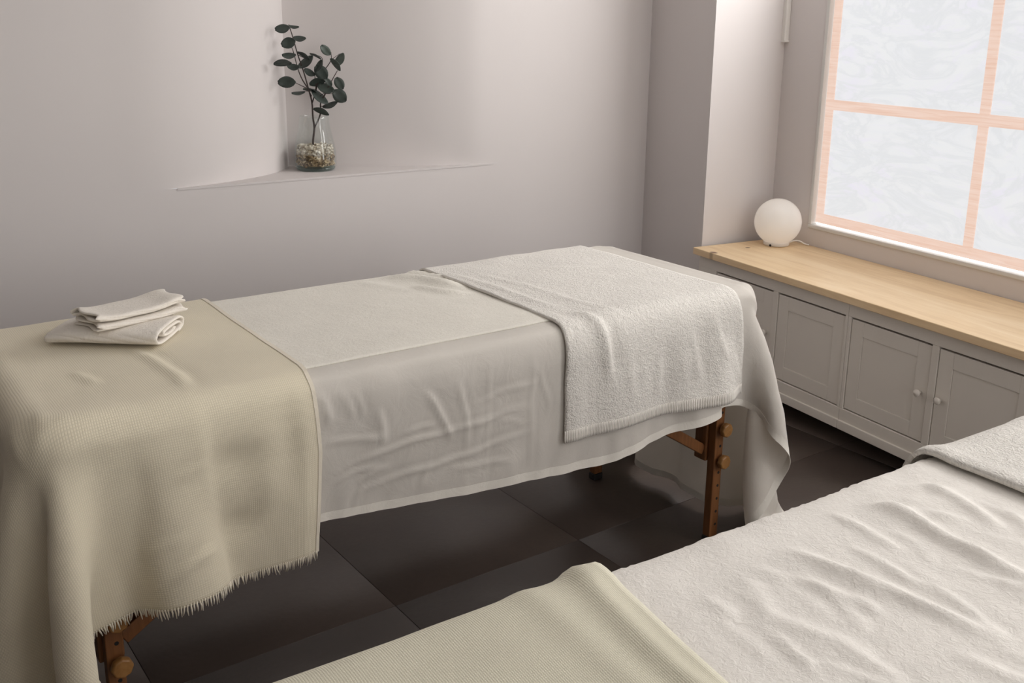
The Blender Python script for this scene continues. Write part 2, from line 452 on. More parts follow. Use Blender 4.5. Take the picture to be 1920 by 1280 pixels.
# ------------------------------------------------------------------ windows (built in u, v, z about a root turned with the wall)
def window(name, v0, v1, z0, z1, film_top, label):
    root = empty(name, W(U_WIN, (v0 + v1) / 2, z0), -DL); tag(root, label, kind='structure')
    hw = (v1 - v0) / 2; H = z1 - z0
    def B(a, b): return MB().box(a, b)
    fw, d0, d1 = 0.016, -0.006, 0.07
    B((d0, -hw, 0), (d1, hw, fw)).build('sill_frame', 'frame_white', root, 0.003)
    B((d0, -hw, H - fw), (d1, hw, H)).build('head_frame', 'frame_white', root, 0.003)
    B((d0, -hw, fw), (d1, -hw + fw, H - fw)).build('side_frame', 'frame_white', root, 0.003)
    B((d0, hw - fw, fw), (d1, hw, H - fw)).build('side_frame', 'frame_white', root, 0.003)
    ft = film_top - z0
    B((0.0, -hw + fw, ft), (0.05, hw - fw, ft + 0.06)).build('transom', 'frame_white', root, 0.003)
    gap, tw = 0.010, 0.040
    rows = [fw + gap, 1.142 - z0, ft]
    y_in = hw - fw - 0.005
    for r in range(2):
        for (ya, yb) in ((-y_in, 0.0), (0.0, y_in)):
            za, zb = rows[r], rows[r + 1]
            B((0.020, ya, za), (0.024, yb, zb)).build('film_pane', 'frosted_film', root)
    # bright slit of bare glass round the film
    B((0.026, -hw + fw, fw), (0.030, hw - fw, ft)).build('glass', 'glowing_pane', root)
    for k in (-1, 0, 1):
        c = k * (y_in - tw / 2)
        B((0.015, c - tw / 2, fw + gap), (0.0195, c + tw / 2, ft)).build('tape_strip', 'wood_print_tape', root)
    for zc in (fw + gap + tw / 2, 1.142 - z0, ft - tw / 2):
        B((0.0145, -y_in, zc - tw / 2), (0.0192, y_in, zc + tw / 2)).build('tape_strip', 'wood_print_tape', root)
    B((0.026, -hw + fw, ft + 0.06), (0.030, hw - fw, H - fw)).build('upper_fill_pane', 'glowing_pane', root)  # clear glowing upper part, unseen, added for extra room light
    return root
window('window_1', WV0, WV1, WZ0, WZ1, 1.63, 'window with wood-print strips over frosted marbled film')
window('fill_window_side', -0.95, 0.55, WZ0, WZ1, 1.63, 'added unseen fill window further along the recess wall')  # unseen copy of the window, added to carry the side fill light

# added glowing pane and frame behind the camera, unseen, to fill the room
w3 = empty('fill_window_rear', (0.95, Y_REAR, 0.36)); tag(w3, 'added fill-light window in the unseen rear wall', kind='structure')
for a, b in (((-1.26, 0, 0), (1.26, 0.05, 0.05)), ((-1.26, 0, 1.83), (1.26, 0.05, 1.88)), ((-1.26, 0, 0.05), (-1.21, 0.05, 1.83)), ((1.21, 0, 0.05), (1.26, 0.05, 1.83))):
    MB().box(a, b).build('frame_bar', 'frame_white', w3, 0.003)
MB().box((-1.21, 0.004, 0.05), (1.21, 0.012, 1.83)).build('pane', 'glowing_pane', w3)
# slim white trunking in the corner of the recess
tr = empty('cable_trunking', W(U_WIN - 0.012, V_REC - 0.012, 1.385), -DL)
MB().box((-0.012, -0.012, 0.0), (0.012, 0.012, 1.3)).build('duct', 'white_plastic', tr, 0.003)
MB().box((-0.0135, -0.0135, -0.004), (0.0135, 0.0135, 0.004)).build('end_cap', 'white_plastic', tr, 0.001)
tag(tr, 'slim white cable trunking in corner above globe lamp', 'trunking')

# ------------------------------------------------------------------ worktop and cabinets
ZT, TH = 0.560, 0.028
U_FR = 2.551; V_TOP0, V_TOP1 = 0.60, 3.236
o_ = W(U_FR, (V_TOP0 + V_TOP1) / 2, ZT - TH)
hl = (V_TOP1 - V_TOP0) / 2
wt = MB().box((0, -hl, 0), (U_WIN - U_FR - 0.003, hl, TH)).build('worktop', 'pine_top', None, 0.003)
# the far end fills the recess behind the wall corner
wt.location = o_; wt.rotation_euler = (0, 0, -DL)
tag(wt, 'long pale pine worktop under the window', 'worktop')

U_CAB = 2.576
def cabinet(v_hi, v_lo, label, extra=0.0, ajar=False):
    w = v_hi - v_lo
    root = empty('cabinet', W(U_CAB, (v_hi + v_lo) / 2, 0), -DL)
    tag(root, label, 'cabinet', 'low cabinets under the worktop')
    top = ZT - TH - 0.0005; h = w / 2; D = 0.40
    zb0, zb1, zt0 = 0.070, 0.150, 0.480
    st = 0.026
    b = MB(); b.box((0.022, -h, zb1 - 0.03), (D, h, zb1 - 0.012)); b.box((D - 0.01, -h, zb1 - 0.012), (D, h, top))
    b.box((0.022, -h, zb1 - 0.012), (D, -h + 0.016, top)); b.box((0.022, h - 0.016, zb1 - 0.012), (D, h, top))
    b.build('carcass', 'cabinet_paint', root, 0.001)
    MB().box((0, -h, zt0 + 0.003), (0.022, h, top)).build('top_rail', 'cabinet_paint', root, 0.0015)
    br = MB().box((0, -h, zb0 + 0.03), (0.022, h, zb1 - 0.003)).build('bottom_rail', 'cabinet_paint', root, 0.0015)
    MB().box((-0.006, -h, zb0), (0.022, h, zb0 + 0.034)).build('plinth_lip', 'cabinet_paint', br, 0.003)
    hi = h - extra
    for ys in ((-h, -h + st / 2), (hi - st / 2, h), ((hi - h) / 2 - st / 2, (hi - h) / 2 + st / 2)):
        MB().box((0, ys[0], zb1 - 0.003), (0.022, ys[1], zt0 + 0.003)).build('stile', 'cabinet_paint', root, 0.0015)
    MB().box((0.16, -h + 0.002, 0), (D - 0.02, h - 0.002, zb1 - 0.03)).build('under_shade_box', 'gap_dark', root, 0.002)  # black box added to paint the shade under the cabinet
    mid = (hi - h) / 2
    for (y0, y1, kn) in ((-h + st / 2, mid - st / 2, 1), (mid + st / 2, hi - st / 2, -1)):
        g = 0.0025; a, c = y0 + g, y1 - g; z0, z1 = zb1 + 0.0015, zt0 - 0.004
        fw = 0.052
        d = MB(); d.box((0.004, a, z0), (0.020, a + fw, z1)); d.box((0.004, c - fw, z0), (0.020, c, z1))
        d.box((0.004, a + fw, z0), (0.020, c - fw, z0 + fw)); d.box((0.004, a + fw, z1 - fw), (0.020, c - fw, z1))
        door = d.build('door', 'cabinet_paint', root, 0.001)
        MB().box((0.0072, a + fw + 0.0006, z0 + fw + 0.0006), (0.016, c - fw - 0.0006, z1 - fw - 0.0006)).build('door_panel', 'cabinet_paint', door, 0.0008)
        if ajar and kn == 1: continue
        ky = c - 0.024 if kn == 1 else a + 0.024
        k = MB(); n0 = len(k.v)
        k.lathe([(0.005, 0), (0.005, 0.010), (0.011, 0.014), (0.0125, 0.019), (0.010, 0.023), (0.0, 0.0245)], 20)
        k.v = [Vector((0.004 - p.z, ky + p.x, (z0 + z1) / 2 + p.y)) for p in k.v]
        k.build('knob', 'cabinet_paint', door, smooth=True)
    return root
cabinet(3.222, 2.397, 'white low two-door cabinet closest to the globe lamp', extra=0.10, ajar=True)
cabinet(2.396, 1.666, 'white low two-door cabinet with both small knobs in plain view')
cabinet(1.665, 0.935, 'white low two-door cabinet furthest right under the worktop')

# ------------------------------------------------------------------ globe lamp
lp = empty('globe_lamp', W(2.900, 3.128, ZT + 0.0005), 0)
tag(lp, 'white opal glass globe table lamp on the pine worktop', 'lamp')
R_ = 0.0965; zc = 0.098
pr = [(0.052, 0.014)] + [(R_ * math.cos(a), zc + R_ * math.sin(a)) for a in np.linspace(math.asin((0.018 - zc) / R_), math.pi / 2, 26)]
pr[-1] = (0.0, zc + R_)
MB().lathe(pr, 64, caps=False).build('globe', 'opal_glass', lp, smooth=True)
bs = MB().lathe([(0.050, 0), (0.0525, 0.002), (0.0535, 0.010), (0.052, 0.017)], 48).build('lamp_base', 'white_plastic', lp, smooth=True)
dr = Vector((-0.62, -0.78, 0)).normalized()
MB().cyl(dr * 0.05 + Vector((-0.03, 0.02, 0.008)) , dr * 0.056 + Vector((-0.03, 0.02, 0.008)), 0.0045, 12).build('base_screw', 'gap_dark', bs)
pts = spline([(0.041, -0.030, 0.010), (0.058, -0.045, 0.018), (0.078, -0.057, 0.017), (0.094, -0.072, 0.006), (0.103, -0.088, 0.0032)], 6)
MB().tube(pts, 0.003, 8).build('power_cord', 'white_plastic', lp, smooth=True)

# ------------------------------------------------------------------ massage tables
TX0, TX1, TY0, TY1, TZ = 0.255, 2.125, 1.748, 2.425, 0.752     # padded top of the table in view
RC, RE = 0.075, 0.035
TCX, TCY = (TX0 + TX1) / 2, (TY0 + TY1) / 2
def round_rect(hx, hy, r, n=8):
    out = []
    for cx, cy, a0 in ((hx - r, hy - r, 0), (-hx + r, hy - r, 90), (-hx + r, -hy + r, 180), (hx - r, -hy + r, 270)):
        for k in range(n + 1):
            a = math.radians(a0 + 90 * k / n); out.append((cx + r * math.cos(a), cy + r * math.sin(a)))
    return out
def make_table():
    root = empty('massage_table', (TCX, TCY, 0))
    hx, hy = (TX1 - TX0) / 2 - 0.004, (TY1 - TY0) / 2 - 0.004
    MB().prism(round_rect(hx, hy, RC), TZ - 0.075, TZ - 0.004).build('padded_top', 'vinyl_cream', root, RE * 0.9, segs=4)
    hx -= 0.02; hy -= 0.02
    z0, z1 = TZ - 0.175, TZ - 0.078
    for s in (-1, 1):
        MB().box((-hx, s * hy - 0.011, z0), (hx, s * hy + 0.011, z1)).build('side_rail', 'beech_leg', root, 0.003)
        MB().box((s * hx - 0.011, -hy + 0.012, z0), (s * hx + 0.011, hy - 0.012, z1)).build('end_rail', 'beech_leg', root, 0.003)
    for sx in (-1, 1):
        for sy in (-1, 1):
            lx = sx * (2.006 - TCX) ; ly = -(TCY - 1.802) if sy < 0 else 0.205
            fr = sy  # outward direction in y
            yo = ly + sy * 0.022
            post = MB().box((lx - 0.024, min(ly - sy * 0.050, ly - sy * 0.006), 0.250), (lx + 0.024, max(ly - sy * 0.050, ly - sy * 0.006), z1)).build('leg', 'beech_leg', root, 0.004)
            ext = MB().box((lx - 0.0165, min(ly - sy * 0.005, yo), 0.022), (lx + 0.0165, max(ly - sy * 0.005, yo), 0.46)).build('leg_extension', 'beech_leg', post, 0.003)
            MB().box((lx - 0.018, min(ly - sy * 0.0065, yo + sy * .0015), 0.0), (lx + 0.018, max(ly - sy * 0.0065, yo + sy * .0015), 0.022)).build('rubber_foot', 'rubber_black', post, 0.003)
            for kz in (0.257, 0.353):
                kb = MB(); kb.lathe([(0.010, 0), (0.010, 0.006), (0.020, 0.008), (0.0215, 0.014), (0.0215, 0.020), (0.018, 0.025)], 8)
                kb.v = [Vector((lx + 0.006 + p.x, yo + sy * p.z, kz + p.y)) for p in kb.v]
                kb.build('knob', 'beech_knob', post, 0.002)
            for kz in (0.06, 0.10, 0.14, 0.18, 0.22, 0.30, 0.40):
                MB().cyl((lx + 0.004, yo - sy * 0.004, kz), (lx + 0.004, yo + sy * 0.0006, kz), 0.0042, 10).build('peg_hole', 'gap_dark', post)
            bx = lx - sx * 0.60
            MB().bar((lx - sx * 0.024, ly - sy * 0.022, 0.283), (bx, ly - sy * 0.022, 0.283 + 0.576 * 0.64), 0.022, 0.030).build('brace', 'beech_leg', root, 0.003)
    return root
table1 = make_table()
tag(table1, 'wooden folding massage table near the niche wall with its legs in view', 'table', 'massage tables')
# second table, nearer the camera and turned a little
T2_ROT = math.radians(-2.4)
T2_LOC = Vector((1.05, 0.531, 0.0))
table2 = copy_tree(table1)
table2.location = T2_LOC; table2.rotation_euler = (0, 0, T2_ROT)
table2['label'] = 'massage table in the right foreground, hidden under white fleece cover'

# ------------------------------------------------------------------ cloth: position based drape over the rounded table top
def table_sdf(P, hx, hy, off):
    q = np.abs(P[:, :2]) - np.array([hx - RC, hy - RC])
    qm = np.maximum(q, 0); ln = np.linalg.norm(qm, axis=1)
    d2 = ln + np.minimum(q.max(axis=1), 0) - RC
    g = np.where((ln > 1e-9)[:, None], qm / np.maximum(ln, 1e-9)[:, None],
                 np.where((q[:, :1] > q[:, 1:]), np.array([1., 0.]), np.array([0., 1.]))) * np.sign(P[:, :2] + 1e-12)
    wz = P[:, 2] - TZ + RE; wd = d2 + RE
    mz, md = np.maximum(wz, 0), np.maximum(wd, 0); l3 = np.hypot(mz, md)
    d = l3 + np.minimum(np.maximum(wz, wd), 0) - RE
    usez = wz > wd
    nd = np.where(l3 > 1e-9, md / np.maximum(l3, 1e-9), np.where(usez, 0., 1.)); nz = np.where(l3 > 1e-9, mz / np.maximum(l3, 1e-9), np.where(usez, 1., 0.))
    N = np.concatenate([g * nd[:, None], nz[:, None]], axis=1)
    return d, N, d2

def drape(x0, x1, y0, y1, h, off, seed=0, warp=None, steps=110, iters=14, bend=0.12, shear=0.25, hx=(TX1 - TX0) / 2, hy=(TY1 - TY0) / 2, hang_noise=0.0):
    rs = np.random.RandomState(seed)
    nx, ny = int(round((x1 - x0) / h)) + 1, int(round((y1 - y0) / h)) + 1
    xs, ys = np.linspace(x0, x1, nx), np.linspace(y0, y1, ny); h1, h2 = xs[1] - xs[0], ys[1] - ys[0]
    G = np.stack(np.meshgrid(xs, ys, indexing='ij'), -1)
    if warp is not None: G = warp(G)
    Gf = G.reshape(-1, 2)
    P = np.concatenate([G, np.full((nx, ny, 1), TZ + off)], -1)
    _, _, d2 = table_sdf(P.reshape(-1, 3), hx, hy, off); d2 = d2.reshape(nx, ny)
    inv = (d2 > -RE * 0.8).astype(float)
    P[..., 2] -= np.maximum(d2, 0) * 0.25
    P += rs.randn(nx, ny, 3) * 0.002 * inv[..., None]
    V = np.zeros_like(P)
    cons = []
    def add(dx, dy, stiff):
        # colour along the direction of travel so no vertex is shared inside a group
        for c in range(2):
            I, J = np.meshgrid(np.arange(nx), np.arange(ny), indexing='ij')
            ok = (I + dx >= 0) & (I + dx < nx) & (J + dy >= 0) & (J + dy < ny)
            key = (I // abs(dx)) if dx != 0 else (J // abs(dy))
            ok &= (key % 2 == c)
            a = (I * ny + J)[ok]; b = ((I + dx) * ny + J + dy)[ok]
            w = inv.ravel(); wa, wb = w[a], w[b]; keep = (wa + wb) > 0
            a, b, wa, wb = a[keep], b[keep], wa[keep], wb[keep]
            cons.append((a, b, (wa / (wa + wb))[:, None] * stiff, (wb / (wa + wb))[:, None] * stiff, np.linalg.norm(Gf[a] - Gf[b], axis=1)[:, None]))
    add(1, 0, 1.0); add(0, 1, 1.0); add(1, 1, shear); add(1, -1, shear); add(2, 0, bend); add(0, 2, bend); add(4, 0, bend * .5); add(0, 4, bend * .5)
    P = P.reshape(-1, 3); V = V.reshape(-1, 3); w = inv.ravel()[:, None]
    dt = 1 / 50.
    for s in range(steps):
        V[:, 2] -= 9.8 * dt
        V *= 0.965 if s < steps * .7 else 0.9
        Q = P + V * dt * w
        for it in range(iters):
            for a, b, wa, wb, L in cons:
                d = Q[b] - Q[a]; ln = np.sqrt((d * d).sum(1))[:, None]
                c = d * (1 - L / np.maximum(ln, 1e-9))
                Q[a] += c * wa; Q[b] -= c * wb
            if it % 2 == 1 or it == iters - 1:
                d, N, _ = table_sdf(Q, hx, hy, off)
                pen = np.maximum(off - d, 0)[:, None] * w
                Q += N * pen
                Q[:, 2] = np.maximum(Q[:, 2], 0.006)
        V = (Q - P) / dt * w
        d, N, _ = table_sdf(Q, hx, hy, off)
        V *= np.where(d < off + 0.002, 0.8, 1.0)[:, None]
        P = Q
    return P.reshape(nx, ny, 3), G

def upsample(A, k):
    def up(A):
        n = A.shape[0]; Pd = np.concatenate([2 * A[:1] - A[1:2], A, 2 * A[-1:] - A[-2:-1]])
        m = (n - 1) * k + 1; x = np.arange(m) / k; i = np.minimum(x.astype(int), n - 2); t = (x - i).reshape((-1,) + (1,) * (A.ndim - 1))
        p0, p1, p2, p3 = Pd[i], Pd[i + 1], Pd[i + 2], Pd[i + 3]
        return 0.5 * (2 * p1 + (p2 - p0) * t + (2 * p0 - 5 * p1 + 4 * p2 - p3) * t * t + (3 * p1 - p0 - 3 * p2 + p3) * t ** 3)
    return np.swapaxes(up(np.swapaxes(up(A), 0, 1)), 0, 1)
def grid_normals(P):
    gx = np.gradient(P, axis=0); gy = np.gradient(P, axis=1); N = np.cross(gx, gy)
    return N / np.maximum(np.linalg.norm(N, axis=-1, keepdims=True), 1e-9)
def smooth_noise(G, seed, lo, hi, count=22, aniso=(1, 1)):
    r = np.random.RandomState(seed); out = np.zeros(G.shape[:2])
    for i in range(count):
        k = np.exp(r.uniform(np.log(lo), np.log(hi))); a = r.uniform(0, 2 * math.pi)
        ph = 2 * math.pi * k * (G[..., 0] * math.cos(a) * aniso[0] + G[..., 1] * math.sin(a) * aniso[1]) + r.uniform(0, 6.28)
        out += np.sin(ph + 0.8 * np.sin(ph * 0.37 + i)) / count ** 0.5
    return out
def ridge(G, x0, y0, x1, y1, amp, wid, seed=0, bend=0.0):
    d = np.array([x1 - x0, y1 - y0]); L = np.linalg.norm(d); d /= L; nrm = np.array([-d[1], d[0]])
    s = (G[..., 0] - x0) * d[0] + (G[..., 1] - y0) * d[1]; t = (G[..., 0] - x0) * nrm[0] + (G[..., 1] - y0) * nrm[1]
    u = np.clip(s / L, 0, 1)
    t = t - bend * np.sin(math.pi * u) - 0.004 * np.sin(s * 17 + seed) - 0.0015 * np.sin(s * 51 + seed * 2)
    fade = np.clip(np.minimum(s, L - s) / (0.3 * L), 0, 1); fade = fade * fade * (3 - 2 * fade)
    q = t / wid
    return amp * fade * (np.exp(-q * q) - 0.45 * np.exp(-((q - 1.9) ** 2)))
def cloth_mesh(name, P, G, mat, thick, root=None):
    nx, ny = P.shape[:2]
    I, J = np.meshgrid(np.arange(nx - 1), np.arange(ny - 1), indexing='ij')
    a = (I * ny + J).ravel(); F = np.stack([a, a + ny, a + ny + 1, a + 1], 1)
    base = Vector((P[..., 0].mean(), P[..., 1].mean(), P[..., 2].min()))
    o = link_mesh(name, (P.reshape(-1, 3) - np.array(base)), F.tolist(), mat, root, True, G.reshape(-1, 2))
    o.location = base
    s = o.modifiers.new('thickness', 'SOLIDIFY'); s.thickness = thick; s.offset = -1.0
    return o, base
def hem_strip(name, P, N, idx, width_cells, mat, root, base, lift=0.0012):
    pass

def to_local(x, y): return x - TCX, y - TCY
UP = 3
# --- white cotton sheet on table one
x0, x1 = 0.45 - TCX, TX1 + 0.655 - TCX
y0, y1 = TY0 - 0.348 - TCY, TY1 + 0.30 - TCY
def sheet_warp(G):
    G = G.copy(); x = G[..., 0] + TCX; y = G[..., 1]
    o = np.interp(x, [0.4, 0.76, 1.16, 1.56, 1.85, 2.05, 2.3, 2.8], [0.27, 0.272, 0.313, 0.344, 0.305, 0.275, 0.29, 0.32])
    e = TY0 - TCY
    G[..., 1] = np.where(y < e, e + (y - e) * o / 0.348, y)
    return G
P, G = drape(x0, x1, y0, y1, 0.030, 0.003, seed=3, steps=130, bend=0.10, warp=sheet_warp)
P, G = upsample(P, 4), upsample(G, 4)
N = grid_normals(P)
Gw = G + np.array([TCX, TCY])
def side(z): return TY0 - (TZ - z) + 0.012
disp = 0.0011 * smooth_noise(Gw, 5, 2, 9)
near = np.clip((TY0 + 0.0 - Gw[..., 1]) / 0.06, 0, 1)
wr = np.zeros(P.shape[:2])
for k, r in enumerate([(1.02, .70, 1.10, .555, .006, .007), (1.105, .71, 1.145, .52, .004, .006), (.775, .745, .81, .66, .006, .008), (.82, .74, .87, .66, .004, .007), (.86, .73, .89, .66, .003, .006),
                       (.80, .565, 1.36, .60, .0035, .006), (.82, .50, 1.38, .535, .003, .006), (1.19, .745, 1.19, .42, .0022, .004), (1.315, .75, 1.315, .41, .0026, .006), (.79, .625, .95, .61, .0035, .007),
                       (.915, .68, .935, .59, .004, .007), (1.14, .635, 1.36, .645, .0025, .006), (.80, .535, .93, .55, .0025, .005), (.88, .52, .95, .545, .003, .005), (.86, .46, .89, .52, .003, .006),
                       (1.02, .47, 1.05, .53, .0025, .006), (1.08, .50, 1.28, .475, .0025, .006), (1.33, .70, 1.37, .56, .003, .005), (.97, .61, 1.07, .60, .0025, .005), (1.22, .58, 1.30, .55, .002, .005)]):
    wr += ridge(Gw, r[0], side(r[1]), r[2], side(r[3]), r[4], r[5], k, 0.008)
disp = disp + wr * near + near * 0.0008 * smooth_noise(Gw, 6, 5, 18)
P = P + N * (np.maximum(disp, -0.002) * np.where(Gw[..., 1] > TY0, 0.4, 1))[..., None] + np.array([TCX, TCY, 0])
sheet, sbase = cloth_mesh('bed_sheet', P, Gw, 'sheet_cotton', 0.0012)
tag(sheet, 'white cotton sheet draped over the massage table, long folds at window end', 'bed sheet')
# how far the hanging sheet stands out from the near side, so that what hangs over it stays outside
SHX, SHZ = np.arange(0.5, 2.12, 0.01), np.arange(0.3, 0.76, 0.01)
SHY = np.full((len(SHX), len(SHZ)), TY0 - 0.004)
q = P.reshape(-1, 3); qi = np.round((q[:, 0] - SHX[0]) / 0.01).astype(int); qk = np.round((q[:, 2] - SHZ[0]) / 0.01).astype(int)
okq = (qi >= 0) & (qi < len(SHX)) & (qk >= 0) & (qk < len(SHZ)) & (q[:, 1] < TY0 + 0.03)
np.minimum.at(SHY, (qi[okq], qk[okq]), q[okq, 1])
for _ in range(2):
    pd = np.pad(SHY, 1, mode='edge'); SHY = np.min([pd[a:a + SHY.shape[0], b:b + SHY.shape[1]] for a in range(3) for b in range(3)], axis=0)
for _ in range(6):
    pd = np.pad(SHY, 1, mode='edge'); SHY = np.minimum(SHY, np.mean([pd[a:a + SHY.shape[0], b:b + SHY.shape[1]] for a in range(3) for b in range(3)], axis=0))
def outside_sheet(P, gap):
    i = np.clip(np.round((P[..., 0] - SHX[0]) / 0.01).astype(int), 0, len(SHX) - 1); k = np.clip(np.round((P[..., 2] - SHZ[0]) / 0.01).astype(int), 0, len(SHZ) - 1)
    lim = SHY[i, k] - gap
    for _ in range(8):
        pd = np.pad(lim, 1, mode='edge'); lim = np.mean([pd[a:a + lim.shape[0], b:b + lim.shape[1]] for a in range(3) for b in range(3)], axis=0)
    near = (P[..., 1] < TY0 + 0.02) & (P[..., 2] < TZ - 0.02) & (P[..., 0] > 0.5)
    P[..., 1] = np.where(near, np.minimum(P[..., 1], lim), P[..., 1])
    return P
def edge_band(name, P, G, N, sel, mat, root, base, lift):
    """a doubled hem band lying on the cloth; sel = (slice i, slice j)"""
    A = (P + N * lift)[sel]; g = G[sel]
    nx, ny = A.shape[:2]
    B = (P - N * (lift + 0.0012))[sel]
    I, J = np.meshgrid(np.arange(nx - 1), np.arange(ny - 1), indexing='ij'); a = (I * ny + J).ravel()
    F = np.stack([a, a + ny, a + ny + 1, a + 1], 1); n0 = nx * ny
    F2 = (F + n0)[:, ::-1]
    rim = [i * ny for i in range(nx)] + [(nx - 1) * ny + j for j in range(1, ny)] + [i * ny + ny - 1 for i in range(nx - 2, -1, -1)] + [j for j in range(ny - 2, 0, -1)]
    R = [(rim[(k + 1) % len(rim)], rim[k], rim[k] + n0, rim[(k + 1) % len(rim)] + n0) for k in range(len(rim))]
    V = np.concatenate([A.reshape(-1, 3), B.reshape(-1, 3)]) - np.array(base)
    o = link_mesh(name, V, F.tolist() + F2.tolist() + R, mat, root, True, np.concatenate([g.reshape(-1, 2)] * 2))
    o.data.set_sharp_from_angle(angle=math.radians(50))
    return o
N = grid_normals(P)
edge_band('hem', P, Gw, N, (slice(None), slice(0, 4)), 'hem_cotton', sheet, sbase, 0.0004)
edge_band('hem', P, Gw, N, (slice(P.shape[0] - 4, None), slice(3, None)), 'hem_cotton', sheet, sbase, 0.0004)

# --- terry cover lying on top of the sheet, its straight edge along the near side
P, G = drape(0.52 - TCX, 1.96 - TCX, 1.806 - TCY, TY1 + 0.12 - TCY, 0.03, 0.0075, seed=4, steps=60)
P, G = upsample(P, UP), upsample(G, UP); Gw = G + np.array([TCX, TCY]); N = grid_normals(P)
d_ = (0.0011 * smooth_noise(Gw, 15, 2, 8) + ridge(Gw, 1.27, 2.40, 1.42, 2.16, 0.015, 0.022, 1, 0.015) + ridge(Gw, 1.29, 2.27, 1.40, 2.10, 0.010, 0.016, 2, -0.02)
      + ridge(Gw, 1.36, 2.42, 1.45, 2.26, 0.009, 0.014, 3) + ridge(Gw, 1.20, 2.40, 1.28, 2.18, 0.003, 0.02, 4))
fr_ = np.clip((Gw[..., 1] - 1.806) / 0.03, 0, 1)
P = P + N * (np.maximum(d_, -0.001) * fr_)[..., None] + np.array([TCX, TCY, 0])
cover, cb = cloth_mesh('table_cover', P, Gw, 'cover_terry', 0.004)
tag(cover, 'flat cream terry cover between the beige blanket and white towel', 'cover')

# --- white bath towel
TWX0, TWX1 = 1.418, 1.995
P, G = drape(TWX0 - TCX, TWX1 - TCX, TY0 - 0.272 - TCY, TY1 + 0.18 - TCY, 0.028, 0.013, seed=11, steps=90, bend=0.2)
P, G = upsample(P, UP), upsample(G, UP); Gw = G + np.array([TCX, TCY])
P = outside_sheet(P + np.array([TCX, TCY, 0]), 0.005); N = grid_normals(P)
nr = np.clip((TY0 + 0.02 - Gw[..., 1]) / 0.16, 0, 1)
xx = Gw[..., 0]
d_ = 0.0012 * smooth_noise(Gw, 25, 3, 10) + nr * (0.5 * nr + 0.5) * np.clip((xx - 1.418) / 0.05, 0, 1) * (0.005 + 0.005 * np.sin((xx - 1.40) * 38 + 1.2 * np.sin((xx - 1.4) * 15)))
d_ += nr * (ridge(Gw, 1.80, side(0.70), 1.845, side(0.52), 0.007, 0.009, 2) + ridge(Gw, 1.885, side(0.72), 1.92, side(0.58), 0.006, 0.010, 3) + ridge(Gw, 1.70, side(0.66), 1.705, side(0.50), 0.005, 0.012, 6)
      + ridge(Gw, 1.60, side(0.68), 1.62, side(0.52), 0.004, 0.010, 7) + ridge(Gw, 1.94, side(0.60), 1.98, side(0.50), 0.005, 0.010, 8))
d_ += ridge(Gw, 1.475, 1.83, 1.555, side(0.58), 0.012, 0.014, 1, 0.014) + ridge(Gw, 1.44, 2.36, 1.49, 1.80, 0.005, 0.014, 4) + ridge(Gw, 1.50, 2.28, 1.58, 1.9, 0.004, 0.012, 5) + ridge(Gw, 1.54, 2.0, 1.60, 1.74, 0.004, 0.010, 9)
d_ += ridge(Gw, 1.70, 2.22, 1.86, 2.12, 0.004, 0.02, 10)
P = P + N * np.maximum(d_, -0.001)[..., None]
P[..., 0] += 0.026 * nr * np.clip((xx - 1.7) / 0.3, -0.35, 1) - 0.010 * np.clip((1.75 - xx) / 0.33, 0, 1) * np.exp(-((Gw[..., 1] - TY0) / 0.12) ** 2)
towel, tb = cloth_mesh('bath_towel', P, Gw, 'towel_terry', 0.005)
tag(towel, 'thick white terry bath towel hanging over the near side of the farther table', 'towel')
N = grid_normals(P)
# ribbed hem: a row of short upright cords along the bottom
hb_ = MB(); row = P[:, :4]; nrow = N[:, :4]
for i in range(0, P.shape[0] - 1):
    for t in (0.0, 0.5):
        pts = [row[i, j] * (1 - t) + row[i + 1, j] * t + nrow[i, j] * 0.0005 for j in range(0, 4)]
        hb_.tube([p - np.array(tb) for p in pts], 0.0021, 5)
hb_.build('ribbed_hem', 'towel_terry', towel, smooth=True)

# --- beige woven blanket with fringe
BX1 = 0.793
P, G = drape(TX0 - 0.50 - TCX, BX1 - TCX, TY0 - 0.350 - TCY, TY1 + 0.30 - TCY, 0.028, 0.016, seed=8, steps=150, bend=0.09)
P, G = upsample(P, UP), upsample(G, UP); Gw = G + np.array([TCX, TCY])
P = outside_sheet(P + np.array([TCX, TCY, 0]), 0.005)
N = grid_normals(P)
nr = np.clip((TY0 + 0.01 - Gw[..., 1]) / 0.10, 0, 1)
inx = np.clip((Gw[..., 0] - 0.36) / 0.08, 0, 1)
def dent(x, z, sx, sz, a):
    return -a * np.exp(-((Gw[..., 0] - x) / sx) ** 2 - ((Gw[..., 1] - side(z)) / sz) ** 2)
d_ = 0.012 * nr * inx * np.clip((0.80 - Gw[..., 0]) / 0.05, 0, 1) + 0.0010 * smooth_noise(Gw, 35, 2, 6) + nr * inx * 0.0025 * smooth_noise(Gw, 36, 1.5, 4)
